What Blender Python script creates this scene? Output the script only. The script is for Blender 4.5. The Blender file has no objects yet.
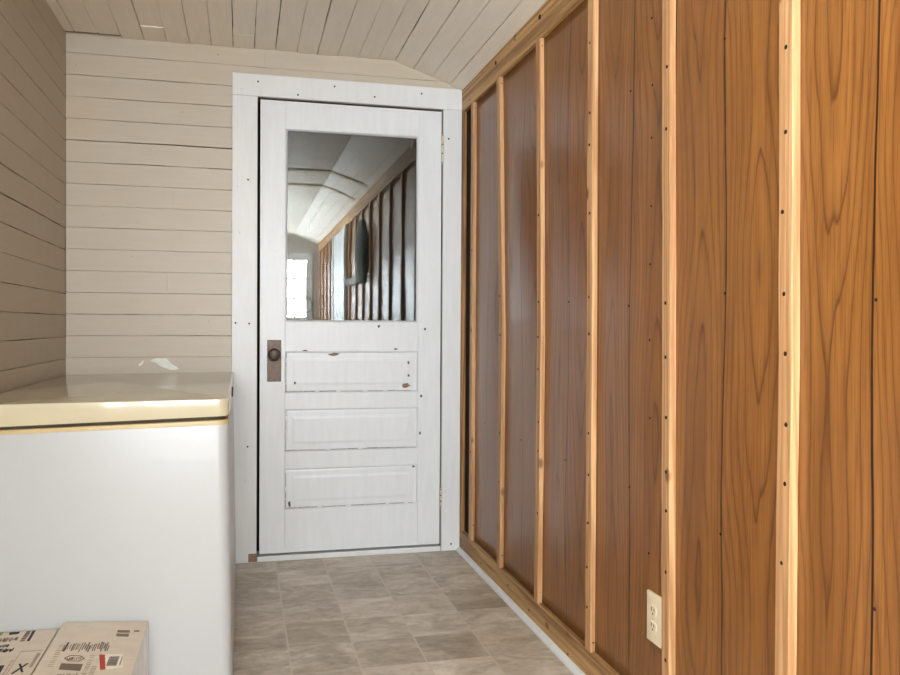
import bpy, bmesh, math, random
from mathutils import Vector, Matrix
random.seed(7)
S = bpy.context.scene
COL = S.collection

# ------------------------------------------------------------------ helpers
def srgb(r, g, b):
    f = lambda c: (c/255/12.92) if c/255 <= .04045 else ((c/255+.055)/1.055)**2.4
    return (f(r), f(g), f(b), 1)

class NT:
    """small wrapper that makes node wiring short"""
    def __init__(s, name):
        s.m = bpy.data.materials.new(name); s.m.use_nodes = True
        s.t = s.m.node_tree; s.t.nodes.clear()
        s.out = s.n('ShaderNodeOutputMaterial')
        s.p = s.n('ShaderNodeBsdfPrincipled')
        s.t.links.new(s.p.outputs[0], s.out.inputs[0])
    def n(s, typ, **kw):
        x = s.t.nodes.new(typ)
        for k, v in kw.items(): setattr(x, k, v)
        return x
    def l(s, a, b): s.t.links.new(a, b)
    def val(s, sock, v):
        if hasattr(v, 'is_output'): s.l(v, sock)
        else: sock.default_value = v
    def math(s, op, a, b=0.0, c=None):
        x = s.n('ShaderNodeMath', operation=op)
        s.val(x.inputs[0], a); s.val(x.inputs[1], b)
        if c is not None: s.val(x.inputs[2], c)
        return x.outputs[0]
    def obj(s):
        return s.n('ShaderNodeTexCoord').outputs['Object']
    def sep(s, v):
        x = s.n('ShaderNodeSeparateXYZ'); s.l(v, x.inputs[0]); return x.outputs
    def comb(s, a, b, c):
        x = s.n('ShaderNodeCombineXYZ')
        for i, v in enumerate((a, b, c)): s.val(x.inputs[i], v)
        return x.outputs[0]
    def noise(s, v, scale=5, detail=3, rough=.5, dist=0):
        x = s.n('ShaderNodeTexNoise'); s.val(x.inputs['Vector'], v)
        x.inputs['Scale'].default_value = scale; x.inputs['Detail'].default_value = detail
        x.inputs['Roughness'].default_value = rough; x.inputs['Distortion'].default_value = dist
        return x.outputs['Fac']
    def scale(s, v, xyz):
        x = s.n('ShaderNodeMapping'); s.l(v, x.inputs[0]); x.inputs['Scale'].default_value = xyz
        return x.outputs[0]
    def ramp(s, f, stops, interp='LINEAR'):
        x = s.n('ShaderNodeValToRGB'); s.l(f, x.inputs[0]); cr = x.color_ramp; cr.interpolation = interp
        while len(cr.elements) < len(stops): cr.elements.new(.5)
        for e, (p, c) in zip(cr.elements, stops): e.position = p; e.color = c
        return x.outputs[0]
    def mix(s, f, a, b, mode='MIX'):
        x = s.n('ShaderNodeMix', data_type='RGBA', blend_type=mode)
        s.val(x.inputs[0], f); s.val(x.inputs[6], a); s.val(x.inputs[7], b)
        return x.outputs[2]
    def bump(s, h, strength=.3, dist=.002):
        x = s.n('ShaderNodeBump'); s.l(h, x.inputs['Height'])
        x.inputs['Strength'].default_value = strength; x.inputs['Distance'].default_value = dist
        s.l(x.outputs[0], s.p.inputs['Normal'])
    def base(s, c): s.val(s.p.inputs['Base Color'], c)
    def set(s, **kw):
        for k, v in kw.items(): s.val(s.p.inputs[k.replace('_', ' ')], v)
        return s

def plain(name, col, rough=.5, metal=0, spec=.5, noise_amt=.06, scale=30):
    k = NT(name)
    f = k.noise(k.obj(), scale, 4, .6)
    lo = tuple(c*(1-noise_amt) for c in col[:3])+(1,); hi = tuple(min(1, c*(1+noise_amt)) for c in col[:3])+(1,)
    k.base(k.ramp(f, [(.3, lo), (.7, hi)]))
    k.set(Roughness=rough, Metallic=metal, Specular_IOR_Level=spec)
    return k.m

def painted_boards(name, col, stretch, rough=.5, dirt=.1, dark=(110, 95, 78)):
    """old gloss paint over boards: brush drag along the board, faint yellowing, specks"""
    k = NT(name); o = k.obj()
    brush = k.noise(k.scale(o, stretch), 6, 4, .6)
    blot = k.noise(o, 1.7, 3, .55)
    lo = tuple(c*.955 for c in col[:3])+(1,); hi = tuple(min(1, c*1.03) for c in col[:3])+(1,)
    c = k.ramp(brush, [(.25, lo), (.75, hi)])
    c = k.mix(k.math('MULTIPLY', k.ramp(blot, [(.45, (0,0,0,1)), (.75, (1,1,1,1))]), dirt*2),
              c, tuple(col[i]*(.93, .86, .72)[i] for i in range(3))+(1,))
    spk = k.noise(k.scale(o, (1, 1, 1)), 55, 2, .5)
    c = k.mix(k.ramp(spk, [(.765, (0,0,0,1)), (.80, (.6,.6,.6,1))]), c, srgb(*dark))
    k.base(c); k.set(Roughness=rough)
    k.bump(k.noise(k.scale(o, stretch), 14, 4, .65), .10, .0006)
    return k.m

def pine(name, light, dark, axis, ring=55, knots=True, rough=.55):
    """softwood: lines along the axis, a few knots"""
    k = NT(name); o = k.obj()
    info = k.n('ShaderNodeObjectInfo')
    v = k.n('ShaderNodeVectorMath', operation='ADD'); k.l(o, v.inputs[0])
    k.l(k.comb(k.math('MULTIPLY', info.outputs['Random'], 7.0), k.math('MULTIPLY', info.outputs['Random'], 13.0),
               k.math('MULTIPLY', info.outputs['Random'], 5.0)), v.inputs[1])
    v = v.outputs[0]
    st = [1, 1, 1]; st[axis] = .03
    sv = k.scale(v, tuple(st))
    wav = k.noise(sv, 9, 3, .55, .6)
    line = k.math('SINE', k.math('MULTIPLY', wav, ring))
    fine = k.noise(sv, 160, 2, .6)
    f = k.math('ADD', k.math('MULTIPLY', line, .28), k.math('MULTIPLY', fine, .9))
    c = k.ramp(f, [(.15, srgb(*light)), (.75, srgb(*dark))])
    if knots:
        st2 = [9, 9, 9]; st2[axis] = 5.5
        vo = k.n('ShaderNodeTexVoronoi'); k.l(k.scale(v, tuple(st2)), vo.inputs['Vector']); vo.inputs['Scale'].default_value = 1
        kd = k.ramp(vo.outputs['Distance'], [(.06, (1,1,1,1)), (.12, (0,0,0,1))])
        c = k.mix(k.math('MULTIPLY', kd, .8), c, srgb(105, 62, 28))
    tone = k.math('MULTIPLY_ADD', info.outputs['Random'], .22, .89)
    hs = k.n('ShaderNodeHueSaturation'); k.l(c, hs.inputs['Color']); k.l(tone, hs.inputs['Value'])
    k.base(hs.outputs[0]); k.set(Roughness=rough)
    k.bump(f, .15, .0008)
    return k.m

# ------------------------------------------------------------------ mesh helpers
def box(bm, lo, hi, bev=0, seg=1):
    lo, hi = Vector(lo), Vector(hi)
    vs = [bm.verts.new((x, y, z)) for x in (lo.x, hi.x) for y in (lo.y, hi.y) for z in (lo.z, hi.z)]
    fs = [bm.faces.new([vs[i] for i in f]) for f in
          ((0,1,3,2), (4,6,7,5), (0,4,5,1), (2,3,7,6), (0,2,6,4), (1,5,7,3))]
    if bev:
        es = list({e for f in fs for e in f.edges})
        bmesh.ops.bevel(bm, geom=es, offset=bev, segments=seg, profile=.5, affect='EDGES')

def link(name, bm, mat, parent=None, smooth=False):
    me = bpy.data.meshes.new(name)
    bmesh.ops.recalc_face_normals(bm, faces=bm.faces[:])
    bm.to_mesh(me); bm.free()
    for m in (mat if isinstance(mat, (list, tuple)) else [mat]): me.materials.append(m)
    if smooth:
        me.polygons.foreach_set('use_smooth', [True]*len(me.polygons))
        me.set_sharp_from_angle(angle=math.radians(35))
    o = bpy.data.objects.new(name, me); COL.objects.link(o)
    if parent: o.parent = parent
    return o

def struct(o, label=None):
    o['kind'] = 'structure'
    if label: o['label'] = label
    return o

def thing(o, label, cat, group=None):
    o['label'] = label; o['category'] = cat
    if group: o['group'] = group
    return o

def empty(name, loc):
    o = bpy.data.objects.new(name, None); COL.objects.link(o); o.location = loc; o.empty_display_size = .05
    return o

def boxobj(name, lo, hi, mat, parent=None, bev=0, seg=2, smooth=False):
    bm = bmesh.new()
    if parent is not None and parent.type == 'EMPTY':
        off = parent.location; lo = Vector(lo)-off; hi = Vector(hi)-off
    box(bm, lo, hi, bev, seg)
    return link(name, bm, mat, parent, smooth)

def lathe(bm, prof, origin, axis, n=24):
    """prof: list of (radius, distance along axis)"""
    axis = Vector(axis).normalized()
    a = axis.orthogonal().normalized(); b = axis.cross(a)
    rings = []
    for r, h in prof:
        if r < 1e-6: rings.append([bm.verts.new(Vector(origin)+axis*h)])
        else: rings.append([bm.verts.new(Vector(origin)+axis*h+(a*math.cos(2*math.pi*i/n)+b*math.sin(2*math.pi*i/n))*r) for i in range(n)])
    for p, q in zip(rings, rings[1:]):
        for i in range(n):
            j = (i+1) % n
            if len(p) == 1 and len(q) == 1: continue
            if len(p) == 1: bm.faces.new((p[0], q[i], q[j]))
            elif len(q) == 1: bm.faces.new((p[i], q[0], p[j]))
            else: bm.faces.new((p[i], q[i], q[j], p[j]))

def board(bm, o, along, wide, out, L, w0, w1, thick, bev, step, jit, seed, lift=0):
    """one plank: origin o, length L along 'along', from w0 to w1 across, face at +out; edges wander a little"""
    rnd = random.Random(seed)
    n = max(2, int(L/step)); al, wi, ou = Vector(along), Vector(wide), Vector(out)
    rings = []; j0 = j1 = 0
    for i in range(n+1):
        j0 = .75*j0+rnd.uniform(-jit, jit); j1 = .75*j1+rnd.uniform(-jit, jit)
        a, b = w0+abs(j0), w1-abs(j1); t = lift+rnd.uniform(-.0003, .0003)
        p = Vector(o)+al*(L*i/n)
        rings.append([bm.verts.new(p+wi*w+ou*h) for w, h in
                      ((a, -thick), (a, t-bev), (a+bev, t), (b-bev, t), (b, t-bev), (b, -thick))])
    for p, q in zip(rings, rings[1:]):
        for k in range(5): bm.faces.new((p[k], q[k], q[k+1], p[k+1]))
    for r in (rings[0], rings[-1]): bm.faces.new(r)

def blob(bm, pts, y_or_x, axis, thick):
    """thin irregular chip with its own thickness, on a wall plane"""
    def P(a, b, d): return (a, d, b) if axis == 1 else (d, a, b)
    f = [bm.verts.new(P(a, b, y_or_x-thick)) for a, b in pts]
    g = [bm.verts.new(P(a, b, y_or_x)) for a, b in pts]
    bm.faces.new(f)
    for i in range(len(pts)):
        j = (i+1) % len(pts); bm.faces.new((f[i], f[j], g[j], g[i]))

# ------------------------------------------------------------------ materials
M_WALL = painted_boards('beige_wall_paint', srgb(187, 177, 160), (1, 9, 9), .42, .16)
M_WALL_SHADE = painted_boards('beige_wall_paint_shaded', srgb(170, 157, 138), (9, 1, 9), .42, .16)  # same beige paint, darkened for the shade on the left wall
M_CEIL = painted_boards('ceiling_paint', srgb(240, 234, 222), (9, 1, 9), .5, .06)
M_WHITE = painted_boards('white_trim_paint', srgb(216, 219, 220), (8, 8, 1), .38, .05, (150, 140, 125))
M_DOOR = painted_boards('white_door_paint', srgb(217, 221, 224), (8, 8, 1), .35, .03, (190, 186, 178))
M_STUD = pine('pine_strip', (196, 154, 108), (164, 119, 76), 2)
M_STUDK = pine('dark_pine_strip', (166, 118, 66), (118, 78, 40), 2)  # darker pine tone for the corner strip
M_PLATE = pine('pine_plate', (196, 156, 102), (140, 102, 60), 1, 38, True)
M_NAIL = plain('dark_nail', srgb(46, 28, 20), .5, .3)
M_BACK = plain('dark_backing', srgb(62, 50, 40), .9)
M_JAMB = plain('grey_brown_jamb', srgb(128, 116, 102), .8)  # grey-brown tone for the jamb in the door gap
M_SLOT = plain('dark_slot_wood', srgb(46, 24, 14), .9)
M_CHIP = plain('bare_wood_chip', srgb(138, 112, 92), .8, 0, .3, .3, 90)
M_CHIPD = plain('dark_chip', srgb(95, 88, 82), .8, 0, .3, .2, 90)
M_BRONZE = plain('aged_bronze', srgb(70, 58, 50), .38, .75, .5, .35, 60)
M_HINGE = plain('painted_hinge', srgb(205, 196, 176), .45, .2, .5, .12, 80)
M_SPACKLE = plain('pale_patch', srgb(228, 230, 222), .6)
M_FRZ = plain('white_enamel', srgb(176, 180, 182), .3, 0, .5, .012, 3)
M_CREAM = plain('cream_plastic', srgb(190, 183, 156), .11, 0, .5, .025, 6)
M_TRIMC = plain('yellowed_cream_trim', srgb(190, 170, 124), .35, 0, .5, .05, 9)
M_GASKET = plain('dark_gasket', srgb(66, 52, 30), .7, 0, .4, .3, 40)
M_CARD = plain('pale_cardboard', srgb(206, 197, 183), .8, 0, .25, .05, 25)
M_CARDW = plain('white_printed_carton_side', srgb(236, 241, 244), .5, 0, .4, .1, 18)
M_INK = plain('grey_brown_ink', srgb(112, 98, 86), .8)
M_INKD = plain('dark_ink', srgb(52, 44, 40), .8)
M_INKG = plain('faded_ink', srgb(160, 146, 130), .8)
M_RED = plain('red_ink', srgb(176, 62, 54), .7)
M_GREEN = plain('green_ink', srgb(120, 150, 60), .7)
M_LABEL = plain('white_label_paper', srgb(224, 219, 205), .7)
M_OUTLET = plain('ivory_plastic', srgb(226, 212, 180), .35, 0, .5, .02)
M_CLOTH = plain('slate_cloth', srgb(92, 104, 104), .9, 0, .2, .25, 12)
M_STEEL = plain('bright_chain', srgb(190, 190, 188), .25, .9)
M_RAIL = plain('dark_rail_wood', srgb(60, 44, 34), .6, 0, .4, .2, 12)
M_BEAM = painted_boards('tan_beam_paint', srgb(205, 180, 145), (1, 9, 9), .5)
M_WIRE = plain('black_wire', srgb(36, 36, 40), .5, .5)
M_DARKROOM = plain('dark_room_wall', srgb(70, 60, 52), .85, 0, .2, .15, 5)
M_ENDWALL = painted_boards('grey_end_wall_paint', srgb(196, 192, 188), (1, 9, 9), .5)

# vinyl floor ---------------------------------------------------------------
def floor_mat():
    k = NT('stone_look_vinyl'); o = k.obj(); x, y, z = k.sep(o)
    tx = k.math('DIVIDE', k.math('SUBTRACT', x, 1.0085), .2045)
    ty = k.math('DIVIDE', k.math('SUBTRACT', y, -.372), .214)
    cx, cy = k.math('FLOOR', tx), k.math('FLOOR', ty)
    wn = k.n('ShaderNodeTexWhiteNoise'); k.l(k.comb(cx, cy, 0.0), wn.inputs['Vector'])
    # streaky marble, shifted per tile
    off = k.n('ShaderNodeVectorMath', operation='MULTIPLY_ADD')
    k.l(k.comb(cx, cy, 0.0), off.inputs[0]); off.inputs[1].default_value = (3.7, 5.1, 0); k.l(k.scale(o, (1.0, 1.6, 1)), off.inputs[2])
    m1 = k.noise(off.outputs[0], 5, 6, .62, 1.2)
    m2 = k.noise(off.outputs[0], 24, 5, .65, .6)
    f = k.math('ADD', k.math('MULTIPLY', m1, .64), k.math('MULTIPLY', m2, .36))
    f = k.math('ADD', f, k.math('MULTIPLY', k.math('SUBTRACT', wn.outputs['Value'], .5), .15))
    c = k.ramp(f, [(.30, srgb(146, 134, 117)), (.45, srgb(180, 170, 154)), (.55, srgb(206, 197, 183)), (.70, srgb(232, 225, 213))])
    warm = k.n('ShaderNodeTexWhiteNoise'); k.l(k.comb(cx, cy, 4.0), warm.inputs['Vector'])
    c = k.mix(k.math('MULTIPLY', warm.outputs['Value'], .35), c, srgb(152, 134, 110), 'MIX')
    ex = k.math('SUBTRACT', .5, k.math('ABSOLUTE', k.math('SUBTRACT', k.math('FRACT', tx), .5)))
    ey = k.math('SUBTRACT', .5, k.math('ABSOLUTE', k.math('SUBTRACT', k.math('FRACT', ty), .5)))
    gx = k.ramp(ex, [(.008, (1,1,1,1)), (.02, (0,0,0,1))])
    gy = k.ramp(ey, [(.004, (1,1,1,1)), (.014, (0,0,0,1))])
    c = k.mix(k.math('MULTIPLY', gx, .9), c, srgb(200, 188, 168))
    c = k.mix(k.math('MULTIPLY', gy, .6), c, srgb(186, 174, 156))
    k.base(c); k.set(Roughness=.42)
    k.bump(k.math('SUBTRACT', m2, k.math('MULTIPLY', k.math('MAXIMUM', gx, gy), .6)), .25, .0012)
    return k.m
M_FLOOR = floor_mat()

# glossy woodgrain panelling --------------------------------------------------
SEAM0, PITCH = -.182, .4365          # first strip, spacing of the strips
def panel_mat():
    k = NT('woodgrain_panelling'); o = k.obj(); x, y, z = k.sep(o)
    wob = k.math('MULTIPLY', k.math('SUBTRACT', k.noise(k.comb(0.0, k.math('MULTIPLY', y, 2.0), z), 1.6, 2), .5), .028)
    yy = k.math('ADD', y, wob)
    t = k.math('DIVIDE', k.math('SUBTRACT', SEAM0, yy), PITCH/2)
    cell = k.math('FLOOR', t); u = k.math('MULTIPLY', k.math('SUBTRACT', k.math('FRACT', t), .5), 2.0)
    wn = k.n('ShaderNodeTexWhiteNoise'); k.l(k.comb(cell, 3.0, 1.0), wn.inputs['Vector'])
    r = k.math('MULTIPLY', wn.outputs['Value'], 37.0)
    wn2 = k.n('ShaderNodeTexWhiteNoise'); k.l(k.comb(cell, 9.0, 5.0), wn2.inputs['Vector'])
    u0 = k.math('ADD', u, k.math('MULTIPLY', k.math('SUBTRACT', wn2.outputs['Value'], .5), .5))
    # nested ovals and peaks: a plank sawn through slowly wandering rings
    heart = k.noise(k.comb(k.math('MULTIPLY', u0, .25), r, k.math('MULTIPLY', z, .75)), 1.5, 1.5, .35)
    drift = k.noise(k.comb(k.math('MULTIPLY', u0, 1.2), r, k.math('MULTIPLY', z, .9)), 2.2, 2, .5)
    au = k.math('POWER', k.math('ABSOLUTE', u0), 1.5)
    ring = k.math('ADD', k.math('MULTIPLY', au, 4.0), k.math('ADD', k.math('MULTIPLY', heart, 9.0), k.math('MULTIPLY', drift, .8)))
    s = k.math('FRACT', ring)
    line = k.ramp(s, [(0, (.22,.22,.22,1)), (.5, (0,0,0,1)), (.84, (.28,.28,.28,1)), (.955, (1,1,1,1)), (1, (.22,.22,.22,1))], 'LINEAR')
    fine = k.noise(k.comb(k.math('MULTIPLY', y, 42.0), 0.0, k.math('MULTIPLY', z, .9)), 5, 3, .6)
    tone = k.noise(k.comb(k.math('MULTIPLY', u, 1.1), r, k.math('MULTIPLY', z, .5)), 2.2, 2)
    c = k.ramp(tone, [(.3, srgb(126, 80, 34)), (.7, srgb(150, 98, 45))])
    c = k.mix(k.math('MULTIPLY', line, .85), c, srgb(76, 39, 14))
    c = k.mix(k.ramp(fine, [(.36, (.75,.75,.75,1)), (.52, (0,0,0,1))]), c, srgb(108, 62, 24))
    gd = k.math('ABSOLUTE', k.math('SUBTRACT', k.math('FRACT', t), .5))
    g = k.ramp(gd, [(.4845, (0,0,0,1)), (.4905, (1,1,1,1))])
    c = k.mix(g, c, srgb(40, 20, 9))
    k.base(c); k.set(Roughness=.30, Specular_IOR_Level=.6)
    k.bump(fine, .12, .0006)
    return k.m
M_PANEL = panel_mat()

def clear_glass(name, fac, tint):
    k = NT(name); k.t.nodes.remove(k.p)
    tr = k.n('ShaderNodeBsdfTransparent'); tr.inputs[0].default_value = tint
    gl = k.n('ShaderNodeBsdfGlossy'); gl.inputs['Roughness'].default_value = .012
    wav = k.n('ShaderNodeBump'); k.l(k.noise(k.obj(), 5, 1, .4), wav.inputs['Height'])
    wav.inputs['Strength'].default_value = .05; wav.inputs['Distance'].default_value = .004
    k.l(wav.outputs[0], gl.inputs['Normal'])
    mx = k.n('ShaderNodeMixShader'); mx.inputs[0].default_value = fac
    k.l(tr.outputs[0], mx.inputs[1]); k.l(gl.outputs[0], mx.inputs[2]); k.l(mx.outputs[0], k.out.inputs[0])
    return k.m
M_GLASS = clear_glass('old_door_glass', .09, (.85, .9, .88, 1))
M_WGLASS = clear_glass('window_glass', .06, (.97, .98, .98, 1))

# ------------------------------------------------------------------ the setting
XL, XR, XP = .157, 1.839, 1.8563       # left wall face, strip faces, panel face
YE, ZC, ZS, XK = -7.46, 2.227, 2.117, 1.53
BW = .0897                            # board width

# floor
struct(boxobj('floor', (XL-.25, YE-.15, -.08), (1.95, .02, 0), M_FLOOR))
# back wall: clapped boards on a dark backing, with the door opening
DX0, DX1, DZ1 = .926, 1.752, 2.0205
bm = bmesh.new()
k = 0
for i in range(-10, 16):
    z0, z1 = .895+BW*i, .895+BW*(i+1)
    if z1 < 0: continue
    end = XR+.03 if z0 > DZ1 else .885
    cuts = [XL+.001, end]
    if i in (7, 3, 11, 14): cuts = [XL+.001, XL+(.0, .42, .40, .45, .8)[(7, 3, 11, 14).index(i)+1], end]
    for a, b in zip(cuts, cuts[1:]):
        k += 1
        gap = .0001
        board(bm, (a, .012, 0), (1,0,0), (0,0,1), (0,-1,0), b-a-.0006, max(z0, .001), z1-gap, .012, .001, .05, random.choice((.0002, .0005, .0009, .0014)), 100+k, random.uniform(-.0008, .0008))
wall_back = struct(link('wall_back', bm, M_WALL))
bm = bmesh.new()
box(bm, (XL-.25, .024, 0), (DX0-.03, .12, 2.45)); box(bm, (DX0-.03, .024, DZ1+.03), (DX1+.03, .12, 2.45)); box(bm, (DX1+.03, .024, 0), (2.1, .12, 2.45))
struct(link('wall_back_framing', bm, M_BACK))
bm = bmesh.new()
blob(bm, [(.486,.878),(.500,.887),(.514,.891),(.532,.888),(.55,.891),(.562,.878),(.575,.865),(.590,.856),(.603,.844),(.588,.840),(.571,.839),(.548,.848),(.526,.857),(.51,.872)], .0115, 1, .0012)
link('paint_patch', bm, M_SPACKLE, wall_back)['label'] = 'pale bare patch on beige boards above freezer lid'
bm = bmesh.new()
blob(bm, [(.440,.862),(.452,.872),(.462,.884),(.458,.868),(.446,.856)], .0115, 1, .001)
link('paint_patch', bm, M_SPACKLE, wall_back)

# left wall: same boards; two unseen windows further back, the nearer one added for fill light
LW = [(-4.90, -3.60, .9, 2.06), (-6.90, -5.20, .70, 2.0)]
bm = bmesh.new(); k = 0
for i in range(-10, 16):
    z0, z1 = .895+BW*i-.006, .895+BW*(i+1)-.006
    if z1 < 0: continue
    segs = [(YE, 0.012)]
    for (a, b, c, d) in LW:
        if z1 > c and z0 < d:
            segs = [s for (p, q) in segs for s in (((p, a), (b, q)) if p < a and q > b else ((p, q),))]
    for a, b in segs:
        k += 1
        gap = random.choice((.0001, .0003, .0005))
        board(bm, (XL, a, 0), (0,1,0), (0,0,1), (1,0,0), b-a, max(z0, .001), z1-gap, .012, .0014, .06, random.choice((.0003, .0006, .001, .0016)), 300+k, random.uniform(-.001, .001))
struct(link('wall_left', bm, M_WALL_SHADE))
bm = bmesh.new()
ys = [YE-.15, LW[1][0], LW[1][1], LW[0][0], LW[0][1], .12]
for a, b in ((0,1), (2,3), (4,5)): box(bm, (XL-.14, ys[a], 0), (XL-.012, ys[b], 2.45))
for (a, b, c, d) in LW: box(bm, (XL-.14, a, 0), (XL-.012, b, c)); box(bm, (XL-.14, a, d), (XL-.012, b, 2.45))
struct(link('wall_left_framing', bm, M_BACK))

def window(name, axis, a, b, c, d, face, nx, nz):
    """axis 0: in the left wall (spans y); axis 1: in the end wall (spans x). frame with muntins and a pane"""
    bm = bmesh.new()
    def bx(a0, a1, c0, c1, d0, d1):
        if axis == 0: box(bm, (face+d0, a0, c0), (face+d1, a1, c1), .002)
        else: box(bm, (a0, face+d0, c0), (a1, face+d1, c1), .002)
    w = .075
    bx(a-w, a, c-w, d+w, -.05, .018); bx(b, b+w, c-w, d+w, -.05, .018)
    bx(a, b, d, d+w, -.05, .018); bx(a-.02, b+.02, c-w, c, -.05, .035)
    for i in range(1, nx): t = a+(b-a)*i/nx; bx(t-.009, t+.009, c, d, -.035, -.012)
    for i in range(1, nz): t = c+(d-c)*i/nz; bx(a, b, t-.010, t+.010, -.034, -.011)
    o = struct(link(name, bm, M_WHITE))
    bm = bmesh.new()
    if axis == 0: box(bm, (face-.026, a, c), (face-.022, b, d))
    else: box(bm, (a, face-.026, c), (b, face-.022, d))
    link('pane', bm, M_WGLASS, o)
    return o
window('fill_window_1', 0, *LW[0], XL, 2, 2)  # unseen window, added to bring in fill light
window('window_2', 0, *LW[1], XL, 3, 2)

# end wall behind the camera with a many-paned window (mirrored in the door glass)
EX0, EX1, EZ0, EZ1 = .86, 1.70, 1.14, 1.91
GX0, GX1 = .27, .69                   # a second, narrower window, unseen and added to brighten the room
bm = bmesh.new(); k = 0
for i in range(-10, 16):
    z0, z1 = .895+BW*i, .895+BW*(i+1)
    if z1 < 0: continue
    for a, b in (((XL, GX0), (GX1, EX0), (EX1, XR+.02)) if z1 > EZ0 and z0 < EZ1 else ((XL, XR+.02),)):
        k += 1; board(bm, (a, YE, 0), (1,0,0), (0,0,1), (0,1,0), b-a, max(z0, .001), z1-.001, .012, .002, .2, .0004, 600+k)
struct(link('wall_end', bm, M_ENDWALL))
bm = bmesh.new()
box(bm, (XL-.25, YE-.14, 0), (GX0, YE-.012, 2.45)); box(bm, (GX1, YE-.14, 0), (EX0, YE-.012, 2.45)); box(bm, (GX0, YE-.14, 0), (GX1, YE-.012, EZ0)); box(bm, (GX0, YE-.14, EZ1), (GX1, YE-.012, 2.45)); box(bm, (EX1, YE-.14, 0), (2.1, YE-.012, 2.45))
box(bm, (EX0, YE-.14, 0), (EX1, YE-.012, EZ0)); box(bm, (EX0, YE-.14, EZ1), (EX1, YE-.012, 2.45))
struct(link('wall_end_framing', bm, M_BACK))
window('fill_window_4', 1, GX0, GX1, EZ0, EZ1, YE, 2, 3)  # unseen window, added for more even light
window('window_3', 1, EX0, EX1, EZ0, EZ1, YE, 5, 3)

# ceiling: flat boards, then a slope down to the panelled wall
bm = bmesh.new(); k = 0
x = .285-2*BW
sl = Vector((XR+.035-XK, 0, (ZS-ZC)*(XR+.035-XK)/(XR-XK)))
sdir = sl.normalized(); sout = Vector((sdir.z, 0, -sdir.x))
def ceil_board(p, wide, out, w0, w1):
    global k
    e_ = -.02 if w1 < .39 and out[0] == 0 else .022
    cuts = [YE, e_] if k % 3 else [YE, random.choice((-.16, -.28, -2.1)), e_]
    for a, b in zip(cuts, cuts[1:]):
        k += 1
        gap = random.choice((.0001, .0004, .001, .002))
        board(bm, (p[0], a, p[2]), (0,1,0), wide, out, b-a-.0008, w0, w1-gap, .012, .0015, .06, random.choice((.0003, .0007, .0013)), 900+k, random.uniform(-.0022, .0022))
for i in range(17):
    a, b = x+i*BW, x+(i+1)*BW
    a = max(a, XL-.01); b = min(b, XK)
    if b-a > .01: ceil_board((0, 0, ZC), (1,0,0), (0,0,-1), a, b)
w = 0
while w < sl.length-.005:
    ceil_board((XK, 0, ZC), tuple(sdir), tuple(sout), w, min(w+BW, sl.length)); w += BW
struct(link('ceiling', bm, M_CEIL))
bm = bmesh.new()
pr = [(XL-.15, ZC+.0125), (XK+.003, ZC+.0125), (XR+.035, ZC+sl.z+.0135), (2.1, ZC+sl.z+.0135), (2.1, 2.45), (XL-.15, 2.45)]
f0 = [bm.verts.new((a, YE-.15, b)) for a, b in pr]; f1 = [bm.verts.new((a, .12, b)) for a, b in pr]
bm.faces.new(f0); bm.faces.new(f1)
for i in range(6): bm.faces.new((f0[i], f0[(i+1) % 6], f1[(i+1) % 6], f1[i]))
struct(link('ceiling_framing', bm, M_BACK))
for i, yb in enumerate((-2.78, -3.48)):
    bm = bmesh.new(); q = Vector((XR-.03-XK, 0, (ZS-ZC)*(XR-.03-XK)/(XR-XK)))
    pr = [(XL+.002, ZC-.003), (XK, ZC-.003), (XK+q.x, ZC+q.z-.003), (XK+q.x, ZC+q.z-.007), (XK-.002, ZC-.007), (XL+.002, ZC-.007)]
    f0 = [bm.verts.new((a, yb-.045, b)) for a, b in pr]; f1 = [bm.verts.new((a, yb+.045, b)) for a, b in pr]
    bm.faces.new(f0); bm.faces.new(f1)
    for k in range(6): bm.faces.new((f0[k], f0[(k+1) % 6], f1[(k+1) % 6], f1[k]))
    struct(link('trim_%d' % (8+i), bm, M_BEAM))

# panelled right wall (a thin springy sheet that bellies between the strips)
def belly(y, z):
    t = (SEAM0-y)/PITCH; b = math.floor(t); fr = t-b
    if y > -.17: fr = 0
    rn = random.Random(b*31+5)
    ph, am, per = rn.uniform(0, 6.28), rn.uniform(.4, 1.0), rn.uniform(.9, 1.5)
    far = 1.0 if b < 3 else .55
    s = math.sin(math.pi*min(max(fr, 0), 1))
    top = min(1, max(0, (2.05-z)/.5))*min(1, max(0, (z-.06)/.4))
    return far*s*top*am*.0065*(.9+math.sin(2*math.pi*z/per+ph))
bm = bmesh.new()
ny, nz = 420, 44
grid = []
for i in range(ny+1):
    y = -.155+(YE+.155)*i/ny
    grid.append([bm.verts.new((XP-belly(y, .0928+1.9184*j/nz), y, .0928+1.9184*j/nz)) for j in range(nz+1)])
for i in range(ny):
    for j in range(nz): bm.faces.new((grid[i][j], grid[i+1][j], grid[i+1][j+1], grid[i][j+1]))
wall_right = link('wall_right', bm, M_PANEL, smooth=True)
md = wall_right.modifiers.new('thick', 'SOLIDIFY'); md.thickness = .005; md.offset = -1
struct(wall_right)
# make sure the sheet's faces look into the room
if wall_right.data.polygons[0].normal.x > 0: wall_right.data.flip_normals()
struct(boxobj('wall_right_framing', (1.895, YE-.15, 0), (2.05, .12, 2.45), M_SLOT))

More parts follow.
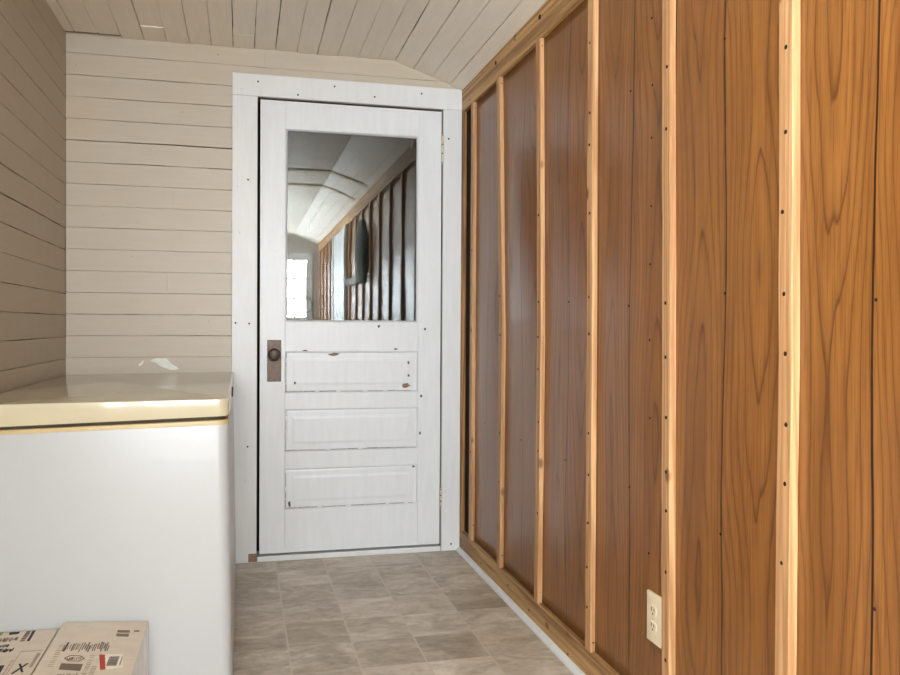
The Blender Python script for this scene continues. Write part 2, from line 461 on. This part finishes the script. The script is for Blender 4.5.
NAIL = None
def nail(parent, p, d, r=.0034, lab=None):
    """nail head: a low dome on a surface, copied mesh"""
    global NAIL
    if NAIL is None:
        b = bmesh.new(); lathe(b, [(1, 0), (1, .25), (.7, .45), (0, .5)], (0,0,0), (0,0,1), 10)
        me = bpy.data.meshes.new('nail_head'); bmesh.ops.recalc_face_normals(b, faces=b.faces[:]); b.to_mesh(me); b.free(); me.materials.append(M_NAIL); NAIL = me
    o = bpy.data.objects.new('nail_head', NAIL); COL.objects.link(o)
    o.parent = parent
    off = parent.location if parent.type == 'EMPTY' else Vector((0,0,0))
    o.location = Vector(p)-off
    o.rotation_mode = 'QUATERNION'; o.rotation_quaternion = Vector((0,0,1)).rotation_difference(Vector(d))
    o.scale = (r, r, r)
    return o
PN = [(-2.142,1.643),(-2.146,1.105),(-2.146,.593),(-1.808,1.805),(-1.812,1.637),(-1.81,1.506),(-1.814,1.335),(-1.814,1.19),(-1.817,1.0),(-1.821,.805),(-1.814,.464),(-1.691,1.655),(-1.702,1.088),(-1.705,.61),(-2.587,1.078),(-2.587,.578),(-1.27,1.11),(-1.263,.613),(-.821,.617),(-.376,.629)]
for y, z in PN: nail(wall_right, (XP-belly(y, z)-.0002, y, z), (-1,0,0), .0032)

# framing boards along the panelled wall
def long_board(name, z0, z1, x0, label, nails, y1=-.001):
    bm = bmesh.new(); n = 60; rnd = random.Random(len(name))
    rings = []
    for i in range(n+1):
        y = y1+(YE+.02-y1)*i/n; d = rnd.uniform(-.0008, .0008); b = .0025
        rings.append([bm.verts.new((a, y, c)) for a, c in
                      ((XP+.004, z0), (x0+b, z0+d), (x0, z0+b+d), (x0, z1-b+d), (x0+b, z1+d), (XP+.004, z1))])
    for p, q in zip(rings, rings[1:]):
        for j in range(6): bm.faces.new((p[j], q[j], q[(j+1) % 6], p[(j+1) % 6]))
    bm.faces.new(rings[0]); bm.faces.new(rings[-1])
    o = thing(link(name, bm, M_PLATE), label, 'board')
    for (y, z, r) in nails: nail(o, (x0, y, z), (-1,0,0), r)
    return o
long_board('top_plate', 2.012, 2.114, XR, 'long pine board along the sloped ceiling above the upright strips',
           [(-1.036,2.08,.009),(-.531,2.078,.008),(-.769,2.091,.004),(-.141,2.033,.004)])
long_board('bottom_plate', .012, .092, XR, 'long pine board at the foot of the panelled wall beside the floor',
           [(-.362,.04,.004),(-.729,.057,.004),(-.967,.042,.004),(-1.328,.025,.004)])
# white quarter round
bm = bmesh.new(); n = 6
pr = [(XR+.01, 0.0005)]+[(XR-.018*math.cos(math.pi/2*i/n)+.0, .0005+.0165*math.sin(math.pi/2*i/n)) for i in range(n+1)]+[(XR+.01, .017)]
a0 = [bm.verts.new((a, -.008, b)) for a, b in pr]; a1 = [bm.verts.new((a, YE+.02, b)) for a, b in pr]
for i in range(len(pr)): j = (i+1) % len(pr); bm.faces.new((a0[i], a1[i], a1[j], a0[j]))
bm.faces.new(a0); bm.faces.new(a1)
struct(link('baseboard_right', bm, M_WHITE, smooth=True))

def strip(y0, y1, seed, label, group, nails=(), side=(), x0=XR, lean=(0, 0), mat=None):
    bm = bmesh.new(); rnd = random.Random(seed); n = 26; rings = []
    jx = jy = 0
    ln = lambda z: lean[0]*(z-1)/.65 if z > 1 else lean[1]*(1-z)/.6
    for i in range(n+1):
        z = .0925+(2.0115-.0925)*i/n
        jx = .8*jx+rnd.uniform(-.0005, .0005); jy = .85*jy+rnd.uniform(-.0009, .0009)
        if i in (0, n): jx = 0
        b = .0015
        rings.append([bm.verts.new((p, q+jy+ln(z), z)) for p, q in
                      ((XP-.001, y1), (x0+b+jx, y1), (x0+jx, y1-b), (x0+jx, y0+b), (x0+b+jx, y0), (XP-.001, y0))])
    for p, q in zip(rings, rings[1:]):
        for j in range(6): bm.faces.new((p[j], q[j], q[(j+1) % 6], p[(j+1) % 6]))
    bm.faces.new(rings[0]); bm.faces.new(rings[-1])
    o = thing(link('furring_strip', bm, mat or M_STUD), label, 'wood strip', group)
    for y, z in nails: nail(o, (x0+.0002, min(max(y, y0+.006+ln(z)), y1-.006+ln(z)), z), (-1,0,0), .0044)
    for x, z in side: nail(o, (x, y0+.0003+ln(z), z), (0,-1,0), .0028)
    return o
G1 = 'upright pine strips on the panelled wall'
strip(-.030, -.003, 1, 'upright pine strip squeezed into the corner against the white door casing', G1, mat=M_STUDK)
strip(-.198, -.160, 2, 'upright pine strip right beside the dark slot near the door casing', G1,
      [(-.19,1.366),(-.19,1.016),(-.19,.482)], [(1.849,1.985),(1.849,.16)])
strip(-.630, -.592, 3, 'second upright pine strip from the dark slot by the door', G1,
      [(-.6,1.151),(-.607,.999),(-.609,.617),(-.607,.425)], [(1.849,1.985),(1.849,.14)], lean=(0.034, 0.006))
strip(-1.066, -1.028, 4, 'third upright pine strip from the dark slot by the door', G1,
      [(-1.035,1.411),(-1.041,1.116),(-1.039,.997),(-1.041,.888),(-1.05,.709),(-1.047,.61),(-1.046,.399)], [(1.849,1.985),(1.849,.13)], lean=(0.022, 0.01))
strip(-1.490, -1.452, 5, 'upright pine strip whose foot shows on the bottom board, left of the ivory outlet', G1,
      [(-1.46,1.855),(-1.464,1.652),(-1.462,1.56),(-1.466,1.362),(-1.468,1.119),(-1.47,1.012),(-1.472,.724),(-1.474,.603),(-1.473,.463),(-1.468,.333),(-1.471,.217)], [(1.849,.12)], lean=(0.006, -0.003))
strip(-1.943, -1.905, 6, 'upright pine strip standing just in front of the ivory wall outlet', G1,
      [(-1.917,1.65),(-1.917,1.503),(-1.92,1.09),(-1.923,.961),(-1.928,.818),(-1.93,.689),(-1.932,.597),(-1.934,.452),(-1.936,.243)], lean=(.012, -.009))
strip(-2.393, -2.352, 7, 'widest and nearest upright pine strip at the right side of the photo', G1,
      [(-2.367,1.552),(-2.369,1.395),(-2.362,1.248),(-2.369,1.095),(-2.375,.984),(-2.379,.853),(-2.378,.743),(-2.371,.594)], lean=(.0095, 0))
DOORY = (-5.35, -4.45)
for i in range(11):
    y = -2.80-.4365*i
    if y < YE+.06: break
    if DOORY[0]-.13 < y < DOORY[1]+.13: continue
    strip(y-.038, y, 20+i, 'upright pine strip seen only as a mirror image in the door glass', 'pine strips mirrored in the door glass')

# white door in the panelled wall behind the camera (mirrored in the glass)
bm = bmesh.new()
a, b = DOORY
box(bm, (XR-.008, a, .093), (XP-.008, b, 2.0), .002)
box(bm, (XR-.02, a-.1, .093), (XP-.008, a-.004, 2.011), .002); box(bm, (XR-.02, b+.004, .093), (XP-.008, b+.1, 2.011), .002)
door2 = struct(link('door_2', bm, M_WHITE))

# ------------------------------------------------------------------ door casing and door
CF = -.006
t1 = struct(boxobj('trim_1', (.8205, CF, .001), (DX0, .0105, DZ1-.0005), M_WHITE, bev=.0015))
t2 = struct(boxobj('trim_2', (.8205, CF-.0008, DZ1), (XR-.0008, .0105, 2.115), M_WHITE, bev=.0018))
t3 = struct(boxobj('trim_3', (DX1, CF, .001), (XR-.0008, .0105, DZ1-.0005), M_WHITE, bev=.0015))
for tr, pts in ((t1, [(.887,1.659),(.888,.506),(.836,1.041),(.893,1.039)]), (t2, [(.928,2.083),(1.098,2.038),(1.257,2.086),(1.435,2.053),(1.649,2.083)]), (t3, [(1.776,1.887),(1.798,.032)])):
    for x_, z_ in pts: nail(tr, (x_, CF-(.0008 if tr is t2 else 0)+.0004, z_), (0,-1,0), .0042)
bm = bmesh.new(); box(bm, (.892, CF-.0012, .004), (.9265, CF+.001, .040), .0006)
link('bare_wood', bm, M_CHIP, t1)['label'] = 'bare brown wood where paint broke off at casing foot'
# jamb inside the opening and the threshold
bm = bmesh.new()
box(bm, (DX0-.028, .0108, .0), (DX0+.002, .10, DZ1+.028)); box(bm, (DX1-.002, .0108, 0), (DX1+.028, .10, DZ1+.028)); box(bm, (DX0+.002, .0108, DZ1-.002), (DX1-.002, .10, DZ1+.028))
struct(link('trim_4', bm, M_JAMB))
struct(boxobj('trim_5', (DX0+.003, -.004, .0005), (DX1-.003, .10, .024), M_WHITE, bev=.003))

DF = .004                               # face of the slab
X0, X1, Z0, Z1 = .9385, 1.7455, .033, 2.0105
S0, S1 = 1.0465, 1.641
rails = [(Z0, .222), (.401, .476), (.663, .735), (.917, 1.047), (1.894, Z1)]
bm = bmesh.new()
box(bm, (X0, DF, Z0), (S0-.0003, DF+.035, Z1), .0012); box(bm, (S1+.0003, DF, Z0), (X1, DF+.035, Z1), .0012)
for a, b in rails: box(bm, (S0, DF+.0003, a), (S1, DF+.035, b), .0008)
def ring(bm, x0, x1, z0, z1, steps):
    """nested rectangles: steps = [(inset, depth)]"""
    prev = None
    for ins, d in steps:
        r = [bm.verts.new(p) for p in ((x0+ins, DF+d, z0+ins), (x1-ins, DF+d, z0+ins), (x1-ins, DF+d, z1-ins), (x0+ins, DF+d, z1-ins))]
        if prev:
            for i in range(4): bm.faces.new((prev[i], prev[(i+1) % 4], r[(i+1) % 4], r[i]))
        prev = r
    return prev
ring(bm, S0, S1, 1.047, 1.894, [(0, .0005), (.003, .001), (.009, .010), (.009, .018)])
door = struct(link('door_1', bm, M_DOOR))
for a, b in ((.222, .401), (.476, .663), (.735, .917)):
    bm = bmesh.new()
    r = ring(bm, S0, S1, a, b, [(0, .0006), (.0018, .0012), (.003, .0100), (.006, .0112), (.013, .0100), (.032, .0096), (.044, .0080)])
    bm.faces.new(r)
    link('panel', bm, M_DOOR, door)
bm = bmesh.new(); box(bm, (S0+.007, DF+.012, 1.054), (S1-.007, DF+.016, 1.887))
link('glass_pane', bm, M_GLASS, door)
# lock plate, knob, keyhole
bm = bmesh.new(); box(bm, (.970, DF-.003, .786), (1.030, DF+.001, .968), .002, 2)
lp = link('lock_plate', bm, M_BRONZE, door); lp['label'] = 'tall aged dark bronze lock plate'
bm = bmesh.new(); lathe(bm, [(.011, .0), (.011, .028), (.022, .031), (.0275, .038), (.028, .046), (.024, .054), (.021, .0525), (.012, .055), (0, .056)], (.999, DF-.003, .905), (0,-1,0), 32)
link('door_knob', bm, M_BRONZE, lp, True)
bm = bmesh.new(); lathe(bm, [(.0045, 0), (.0045, .0012), (0, .0012)], (.999, DF-.003, .848), (0,-1,0), 14); box(bm, (.9972, DF-.0042, .834), (1.0008, DF-.002, .848))
link('keyhole', bm, M_NAIL, lp)
for z in (.967-.008, .786+.008): nail(lp, (.999, DF-.003, z), (0,-1,0), .003)
# hinges in the right gap
for za, zb in ((1.778, 1.900), (.205, .285)):
    bm = bmesh.new(); h = (zb-za)/3
    for i in range(3): lathe(bm, [(0, 0), (.0068, 0), (.0068, h-.006), (0, h-.006)], (1.7488, -.005, za+i*h+.003), (0,0,1), 14)
    for z in (za-.004, zb+.001): lathe(bm, [(0, 0), (.0045, 0), (.0045, .004), (0, .004)], (1.7488, -.003, z), (0,0,1), 10)
    hg = link('hinge', bm, M_HINGE, door, True)
    bm = bmesh.new(); lathe(bm, [(0, 0), (.0042, 0), (.0042, zb-za), (0, zb-za)], (1.7488, -.004, za), (0,0,1), 12)
    link('hinge_pin', bm, M_BACK, hg, True)
# paint chips
def chip(x, z, w, h, mat, seed, depth):
    rnd = random.Random(seed); bm = bmesh.new(); n = 11
    blob(bm, [(x+w*math.cos(2*math.pi*i/n)*rnd.uniform(.6, 1.1), z+h*math.sin(2*math.pi*i/n)*rnd.uniform(.55, 1.1)) for i in range(n)], depth, 1, .0006)
    return link('paint_chip', bm, mat, door)
chip(1.262, .9045, .030, .0075, M_CHIP, 1, DF+.004); chip(1.588, .762, .022, .013, M_CHIP, 2, DF+.0085)
for i, (x_, z_) in enumerate([(1.133,.922),(1.537,.928),(1.598,.866),(1.599,.808),(1.09,.779),(1.656,.714),(1.652,.545),(1.46,1.031),(1.673,1.019)]):
    inside = S0 < x_ < S1 and .735 < z_ < .917
    chip(x_, z_, (.006, .012)[i < 2], (.008, .004)[i < 2], M_CHIPD, 10+i, DF+(.0085 if inside else .0002))
chip(1.624, .392, .008, .006, M_CHIPD, 31, DF+.005); chip(1.068, .245, .007, .014, M_CHIPD, 32, DF+.0085)
# worn paint along the lower and left panel edges
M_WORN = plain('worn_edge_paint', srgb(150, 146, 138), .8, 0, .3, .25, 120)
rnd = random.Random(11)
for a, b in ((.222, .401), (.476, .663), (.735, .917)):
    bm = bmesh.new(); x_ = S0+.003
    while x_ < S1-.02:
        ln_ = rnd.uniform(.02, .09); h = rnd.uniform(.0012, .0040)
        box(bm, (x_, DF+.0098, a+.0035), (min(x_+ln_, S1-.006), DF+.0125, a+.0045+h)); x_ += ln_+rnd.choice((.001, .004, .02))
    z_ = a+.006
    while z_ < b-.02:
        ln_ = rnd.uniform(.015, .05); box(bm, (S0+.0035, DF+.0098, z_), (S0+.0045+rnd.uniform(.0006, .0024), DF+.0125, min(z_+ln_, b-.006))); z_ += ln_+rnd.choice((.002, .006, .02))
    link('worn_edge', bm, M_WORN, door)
# dark space behind the glass
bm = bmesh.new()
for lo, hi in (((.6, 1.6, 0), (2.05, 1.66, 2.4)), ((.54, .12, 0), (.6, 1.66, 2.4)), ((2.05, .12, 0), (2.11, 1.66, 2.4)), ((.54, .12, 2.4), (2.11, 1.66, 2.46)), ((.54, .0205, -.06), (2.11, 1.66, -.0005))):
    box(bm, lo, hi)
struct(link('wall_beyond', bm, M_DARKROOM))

# ------------------------------------------------------------------ chest freezer
FX0, FX1, FY0, FY1 = .172, .826, -1.40, -.055
frz = thing(empty('chest_freezer', ((FX0+FX1)/2, (FY0+FY1)/2, 0)), 'white chest freezer with cream lid in the left corner', 'freezer')
def zs(x, right, left):                  # the old cabinet sags a little to the left
    return right+(left-right)*(FX1-x)/(FX1-.269)
def slab(bm, x0, x1, y0, y1, bot, top, rad, edge, seg=6):
    """rounded-corner block with rounded top edge; bot/top are functions of x"""
    def outline(ins):
        pts = []
        for cx, cy, a0 in ((x1-rad, y1-rad, 0), (x0+rad, y1-rad, 90), (x0+rad, y0+rad, 180), (x1-rad, y0+rad, 270)):
            for i in range(seg+1):
                a = math.radians(a0+90*i/seg); pts.append((cx+(rad-ins)*math.cos(a), cy+(rad-ins)*math.sin(a)))
        return pts
    levels = [(0, 'b', 0)]
    ne = 5
    levels = [(0, bot, 0)]+[(edge*(1-math.cos(math.pi/2*i/ne)), top, -edge*(1-math.sin(math.pi/2*i/ne))) for i in range(ne+1)]
    rings = []
    off = frz.location
    for ins, f, dz in levels:
        rings.append([bm.verts.new((p[0]-off.x, p[1]-off.y, f(p[0])+dz)) for p in outline(ins)])
    n = len(rings[0])
    for p, q in zip(rings, rings[1:]):
        for i in range(n): bm.faces.new((p[i], p[(i+1) % n], q[(i+1) % n], q[i]))
    bm.faces.new(rings[-1]); bm.faces.new(rings[0])
bm = bmesh.new(); slab(bm, FX0, FX1+.002, FY0+.002, FY1, lambda x: .02, lambda x: zs(x, .764, .750), .03, .001)
# the cabinet leans out a touch towards the floor
for v in bm.verts:
    if v.co.z < .3: v.co.x += .012
body = link('cabinet', bm, M_FRZ, frz, True)
bm = bmesh.new(); slab(bm, FX0-.001, FX1+.003, FY0+.001, FY1+.001, lambda x: zs(x, .764, .750), lambda x: zs(x, .7765, .761), .03, .003)
link('trim_band', bm, M_TRIMC, frz, True)['label'] = 'yellowed cream trim band'
bm = bmesh.new(); slab(bm, FX0+.008, FX1-.006, FY0+.010, FY1-.008, lambda x: zs(x, .7765, .761), lambda x: zs(x, .7875, .7705), .025, .001)
link('gasket', bm, M_GASKET, frz)['label'] = 'dark brown rubber gasket'
bm = bmesh.new(); slab(bm, FX0-.004, FX1+.004, FY0-.003, FY1+.004, lambda x: zs(x, .7872, .7702), lambda x: zs(x, .8335, .827),   .028, .0025)
lid = link('lid', bm, M_CREAM, frz, True); lid['label'] = 'cream glossy lid'
bm = bmesh.new(); off = frz.location
box(bm, Vector((FX1+.004, -.85, .793))-off, Vector((FX1+.008, -.78, .822))-off, .001)
link('latch', bm, M_GASKET, lid)
for sx in (FX0+.06, FX1-.06):
    for sy in (FY0+.08, FY1-.08):
        bm = bmesh.new(); lathe(bm, [(0, 0), (.02, 0), (.022, .02), (0, .02)], (sx-off.x, sy-off.y, .0003), (0,0,1), 16)
        link('foot', bm, M_GASKET, frz)

# ------------------------------------------------------------------ cartons in front of the freezer
def carton(x0, x1, y0, y1, h, label, sidemat):
    c = thing(empty('cardboard_box', ((x0+x1)/2, (y0+y1)/2, 0)), label, 'box', 'cardboard boxes in front of the freezer')
    bm = bmesh.new(); o = c.location
    box(bm, Vector((x0, y0, .0005))-o, Vector((x1, y1, h-.004))-o, .002)
    for f in bm.faces:
        f.material_index = 1 if f.normal.x > .7 or f.calc_center_median().x > (x1-x0)/2-.0005 else 0
    link('carton_body', bm, [M_CARD, sidemat], c)
    # two closing flaps with a seam, edges slightly up
    ym = (y0+y1)/2-.02
    for a, b in ((y0, ym-.001), (ym+.001, y1)):
        bm = bmesh.new(); box(bm, Vector((x0+.0006, a+.0005, h-.0038))-o, Vector((x1+.0008, b-.0005, h-.0005))-o, .0008)
        link('flap', bm, M_CARD, c)
    return c
def quad(parent, name, pts, z, mat, t=.0004):
    bm = bmesh.new(); o = parent.location
    lo = [bm.verts.new((p[0]-o.x, p[1]-o.y, z)) for p in pts]; hi = [bm.verts.new((p[0]-o.x, p[1]-o.y, z+t)) for p in pts]
    n = len(pts); bm.faces.new(hi); bm.faces.new(lo)
    for i in range(n): bm.faces.new((lo[i], lo[(i+1) % n], hi[(i+1) % n], hi[i]))
    return link(name, bm, mat, parent)
def strokes(parent, name, x0, x1, y0, y1, z, mat, n, seed, vert=True, wmin=.0012, wmax=.004):
    """a printed row of strokes as one thin mark"""
    rnd = random.Random(seed); bm = bmesh.new(); o = parent.location
    for i in range(n):
        t = i/n; w = rnd.uniform(wmin, wmax)
        if vert:
            a = x0+(x1-x0)*t; s, e = rnd.uniform(0, .35), rnd.uniform(.6, 1)
            lo, hi = (a, y0+(y1-y0)*s, z), (min(a+w, x1), y0+(y1-y0)*e, z+.0004)
        else:
            a = y0+(y1-y0)*t; lo, hi = (x0, a, z), (x1, min(a+w, y1), z+.0004)
        box(bm, Vector(lo)-o, Vector(hi)-o)
    return link(name, bm, mat, parent)
H2, H1 = .265, .250
b2 = carton(.418, .625, -1.86, -1.408, H2, 'cardboard box with red and white sticker, nearer the freezer corner', M_CARDW)
zt = H2-.0004
quad(b2, 'printed_mark', [(.558,-1.472),(.588,-1.475),(.589,-1.492),(.559,-1.49)], zt, M_INK)
quad(b2, 'printed_mark', [(.559,-1.497),(.589,-1.50),(.589,-1.52),(.560,-1.515)], zt, M_INK)
quad(b2, 'printed_mark', [(.598,-1.476),(.611,-1.476),(.611,-1.486),(.598,-1.486)], zt, M_INK)
strokes(b2, 'printed_lettering', .452, .556, -1.618, -1.552, zt, M_INK, 22, 3)
quad(b2, 'printed_mark', [(.4555,-1.552),(.4595,-1.552),(.4585,-1.610),(.4545,-1.610)], zt, M_INKD)
strokes(b2, 'printed_lettering', .440, .452, -1.70, -1.56, zt, M_INKG, 12, 4, False, .002, .005)
# hexagonal stamp
hexa = [(.466,-1.652),(.476,-1.634),(.500,-1.638),(.512,-1.656),(.502,-1.674),(.477,-1.670)]
bm = bmesh.new(); o_ = b2.location
inn = [((a-.489)*.84+.489, (b+1.654)*.8-1.654) for a, b in hexa]
A = [bm.verts.new((a-o_.x, b-o_.y, zt+.0003)) for a, b in hexa]; B = [bm.verts.new((a-o_.x, b-o_.y, zt+.0003)) for a, b in inn]
for i in range(6): j = (i+1) % 6; bm.faces.new((A[i], A[j], B[j], B[i]))
bmesh.ops.solidify(bm, geom=bm.faces[:], thickness=.0003)
link('printed_stamp', bm, M_INK, b2)
strokes(b2, 'printed_lettering', .473, .505, -1.664, -1.645, zt, M_INK, 8, 8)
quad(b2, 'printed_mark', [(.466,-1.682),(.513,-1.690),(.514,-1.729),(.467,-1.718)], zt, M_INK)
strokes(b2, 'printed_lettering', .466, .512, -1.765, -1.738, zt, M_INKG, 12, 9)
strokes(b2, 'printed_lettering', .520, .530, -1.80, -1.63, zt, M_INKG, 16, 5, False, .002, .005)
strokes(b2, 'printed_lettering', .534, .545, -1.80, -1.70, zt, M_INKG, 12, 6, False, .002, .005)
st = quad(b2, 'sticker', [(.539,-1.634),(.592,-1.634),(.602,-1.716),(.555,-1.726)], zt, M_LABEL, .0003); st['label'] = 'white sticker with red end and grey barcode'
quad(b2, 'red_panel', [(.539,-1.634),(.552,-1.636),(.566,-1.724),(.555,-1.726)], zt+.0002, M_RED, .0003)
strokes(b2, 'barcode', .564, .586, -1.703, -1.648, zt+.0002, M_INKD, 14, 7, False, .0015, .003)
strokes(b2, 'printed_lettering', .591, .5945, -1.700, -1.648, zt+.0002, M_INK, 12, 7, False, .0015, .003)
b1 = carton(.185, .406, -1.86, -1.408, H1, 'cardboard box with dark print and a crossed mark, at the left edge', M_CARD)
zt = H1-.0004
quad(b1, 'printed_mark', [(.250,-1.410),(.279,-1.408),(.277,-1.434),(.250,-1.434)], zt, M_GREEN)
quad(b1, 'printed_mark', [(.293,-1.412),(.318,-1.412),(.317,-1.429),(.296,-1.431)], zt, M_INKD)
strokes(b1, 'printed_lettering', .270, .326, -1.480, -1.448, zt, M_INK, 17, 21)
strokes(b1, 'printed_lettering', .333, .344, -1.484, -1.412, zt, M_INK, 14, 22, False, .002, .0045)
quad(b1, 'printed_mark', [(.347,-1.412),(.354,-1.412),(.356,-1.486),(.349,-1.486)], zt, M_INKD)
strokes(b1, 'printed_lettering', .285, .316, -1.518, -1.496, zt, M_INKD, 10, 23)
strokes(b1, 'printed_lettering', .290, .332, -1.552, -1.524, zt, M_INKD, 13, 24)
quad(b1, 'printed_mark', [(.318,-1.634),(.337,-1.633),(.340,-1.690),(.320,-1.690)], zt, M_INKD)
strokes(b1, 'printed_lettering', .344, .350, -1.70, -1.60, zt, M_INKG, 12, 25, False, .002, .005)
quad(b1, 'printed_mark', [(.366,-1.632),(.371,-1.632),(.388,-1.684),(.383,-1.685)], zt, M_INKD)
quad(b1, 'printed_mark', [(.383,-1.632),(.388,-1.634),(.368,-1.690),(.362,-1.688)], zt, M_INKD)
quad(b1, 'printed_mark', [(.352,-1.552),(.3535,-1.552),(.3555,-1.70),(.354,-1.70)], zt, M_INKG)
quad(b1, 'printed_mark', [(.352,-1.552),(.400,-1.556),(.400,-1.5595),(.352,-1.5555)], zt, M_INKG)
quad(b1, 'printed_mark', [(.392,-1.57),(.401,-1.575),(.400,-1.66),(.393,-1.66)], zt, M_INKG)

for ch in b2.children:                   # its lid has sagged on the right
    for v in ch.data.vertices:
        v.co.z -= .014*((v.co.x+.1035)/.207)*(v.co.z/H2)
# ------------------------------------------------------------------ wall outlet
out = thing(empty('wall_outlet', (XP-.0055, -1.858, .314)), 'ivory duplex wall outlet half hidden behind an upright strip', 'outlet')
bm = bmesh.new(); box(bm, (-.003, -.037, -.0615), (.0055, .037, .0615), .0025, 3)
cp = link('cover_plate', bm, M_OUTLET, out, True)
for s in (1, -1):
    bm = bmesh.new()
    prof = [(.0165*math.cos(a), max(-.0125, min(.0125, .0165*math.sin(a)))) for a in [2*math.pi*i/28 for i in range(28)]]
    f = [bm.verts.new((-.0050, a, s*.0195+b)) for a, b in prof]; g = [bm.verts.new((-.002, a, s*.0195+b)) for a, b in prof]
    bm.faces.new(f)
    for i in range(28): bm.faces.new((f[i], f[(i+1) % 28], g[(i+1) % 28], g[i]))
    rc = link('receptacle', bm, M_OUTLET, out)
    for dy in (-.0065, .0065):
        bm = bmesh.new(); box(bm, (-.0056, dy-.0012, s*.0195-.001), (-.0046, dy+.0012, s*.0195+.008)); link('slot', bm, M_NAIL, rc)
    bm = bmesh.new(); lathe(bm, [(.0025, 0), (.0025, .001), (0, .001)], (-.0047, 0, s*.0195-.007), (-1,0,0), 10); link('slot', bm, M_NAIL, rc)
bm = bmesh.new(); lathe(bm, [(.003, 0), (.003, .001), (0, .0015)], (-.003, 0, 0), (-1,0,0), 12); link('screw', bm, M_HINGE, out)

# ------------------------------------------------------------------ things behind the camera, mirrored in the door glass
rail = thing(boxobj('coat_rail', (XR-.018, -4.30, 1.40), (XR-.0006, -3.30, 1.475), M_RAIL, bev=.003), 'dark wooden rail on the panelled wall, mirrored in the door glass', 'rail')
bag = thing(empty('garment_bag', (XP-.047, -3.02, 1.38)), 'dark slate cloth bag hanging on panelled wall, mirrored in door glass', 'bag')
bm = bmesh.new(); n, m = 28, 16; rings = []
for j in range(m+1):
    t = j/m; z = .50*t
    wdt = .16*(1-.25*abs(2*t-1)**3)*(1 if t < .93 else .75); dp = .045*(1-.4*abs(2*t-1)**2)
    rings.append([bm.verts.new((dp*math.cos(a)*(1+.12*math.sin(5*a+3*t))-.0, wdt*math.sin(a)*(1+.04*math.sin(7*a)), z)) for a in [2*math.pi*i/n for i in range(n)]])
for p, q in zip(rings, rings[1:]):
    for i in range(n): bm.faces.new((p[i], p[(i+1) % n], q[(i+1) % n], q[i]))
bm.faces.new(rings[0]); bm.faces.new(rings[-1])
link('cloth', bm, M_CLOTH, bag, True)
bm = bmesh.new()
for j in range(24):
    z = .48-.02*j; yy = -.158+.012*math.sin(j*1.3)
    lathe(bm, [(0, -.009), (.007, -.005), (.009, 0), (.007, .005), (0, .009)], (-.02, yy, z), (0, (-1)**j*.5, 1), 8)
link('chain', bm, M_STEEL, bag, True)
bm = bmesh.new(); lathe(bm, [(.004, 0), (.004, .06), (.012, .062), (0, .066)], (.046, 0, .49), (-1,0,.3), 10)
link('hook', bm, M_STEEL, bag)
bm = bmesh.new(); N, Mn = 40, 8; R_, r_ = .115, .005; vs = []
for i in range(N):
    a = 2*math.pi*i/N
    vs.append([bm.verts.new(((R_+r_*math.cos(b))*math.cos(a), r_*math.sin(b), (R_+r_*math.cos(b))*math.sin(a))) for b in [2*math.pi*j/Mn for j in range(Mn)]])
for i in range(N):
    for j in range(Mn): bm.faces.new((vs[i][j], vs[(i+1) % N][j], vs[(i+1) % N][(j+1) % Mn], vs[i][(j+1) % Mn]))
hoop = thing(link('wire_hoop', bm, M_WIRE, None, True), 'dark wire hoop hung by the far window, mirrored in door glass', 'hoop')
hoop.location = (1.665, YE+.0235, 1.31)

# ------------------------------------------------------------------ light: daylight through the porch windows and the added fill windows
def daylight(name, loc, rot, sx, sy, watts, col):
    l = bpy.data.lights.new(name, 'AREA'); l.shape = 'RECTANGLE'; l.size = sx; l.size_y = sy; l.energy = watts; l.color = col
    o = bpy.data.objects.new(name, l); COL.objects.link(o); o.location = loc; o.rotation_euler = rot
    return o
DAY = (.935, .99, 1.05)
for i, (a, b, c, d) in enumerate(LW):
    daylight('window_and_fill_daylight', (XL-.22, (a+b)/2, (c+d)/2), (0, math.radians((-118, -100)[i]), 0), d-c+.1, b-a, (122, 150)[i], DAY)  # the nearer lamp is fill through the added left window
daylight('window_and_fill_daylight', ((EX0+EX1)/2, YE-.22, (EZ0+EZ1)/2), (math.radians(110), 0, 0), .9, .85, 125, DAY)
daylight('window_and_fill_daylight', ((GX0+GX1)/2, YE-.22, (EZ0+EZ1)/2), (math.radians(110), 0, 0), .45, .85, 70, DAY)  # fill light through the added end window
w = bpy.data.worlds.new('overcast_sky'); S.world = w; w.use_nodes = True
bg = w.node_tree.nodes['Background']; bg.inputs[0].default_value = srgb(222, 232, 245); bg.inputs[1].default_value = 3.0

# ------------------------------------------------------------------ camera
F, YAW, PITCH_, ROLL = 838.3785, math.radians(13.9643), math.radians(.7443), math.radians(.3279)
fw = Vector((math.sin(YAW)*math.cos(PITCH_), math.cos(YAW)*math.cos(PITCH_), -math.sin(PITCH_)))
rt = Vector((math.cos(YAW), -math.sin(YAW), 0)); up = rt.cross(fw)
c_, s_ = math.cos(ROLL), math.sin(ROLL)
R = rt*c_+up*s_; U = up*c_-rt*s_
cam = bpy.data.cameras.new('camera'); cam.sensor_fit = 'HORIZONTAL'; cam.sensor_width = 36; cam.lens = F*36/900; cam.clip_start = .02
co = bpy.data.objects.new('camera', cam); COL.objects.link(co)
co.matrix_world = Matrix(((R.x, U.x, -fw.x, .8614), (R.y, U.y, -fw.y, -3.7312), (R.z, U.z, -fw.z, 1.0307), (0, 0, 0, 1)))
S.camera = co

S.view_settings.view_transform = 'Standard'; S.view_settings.look = 'None'; S.view_settings.gamma = 1
S.view_settings.exposure = 0.58; S.view_settings.use_curve_mapping = False
S.cycles.max_bounces = 12; S.cycles.diffuse_bounces = 8; S.cycles.transparent_max_bounces = 12
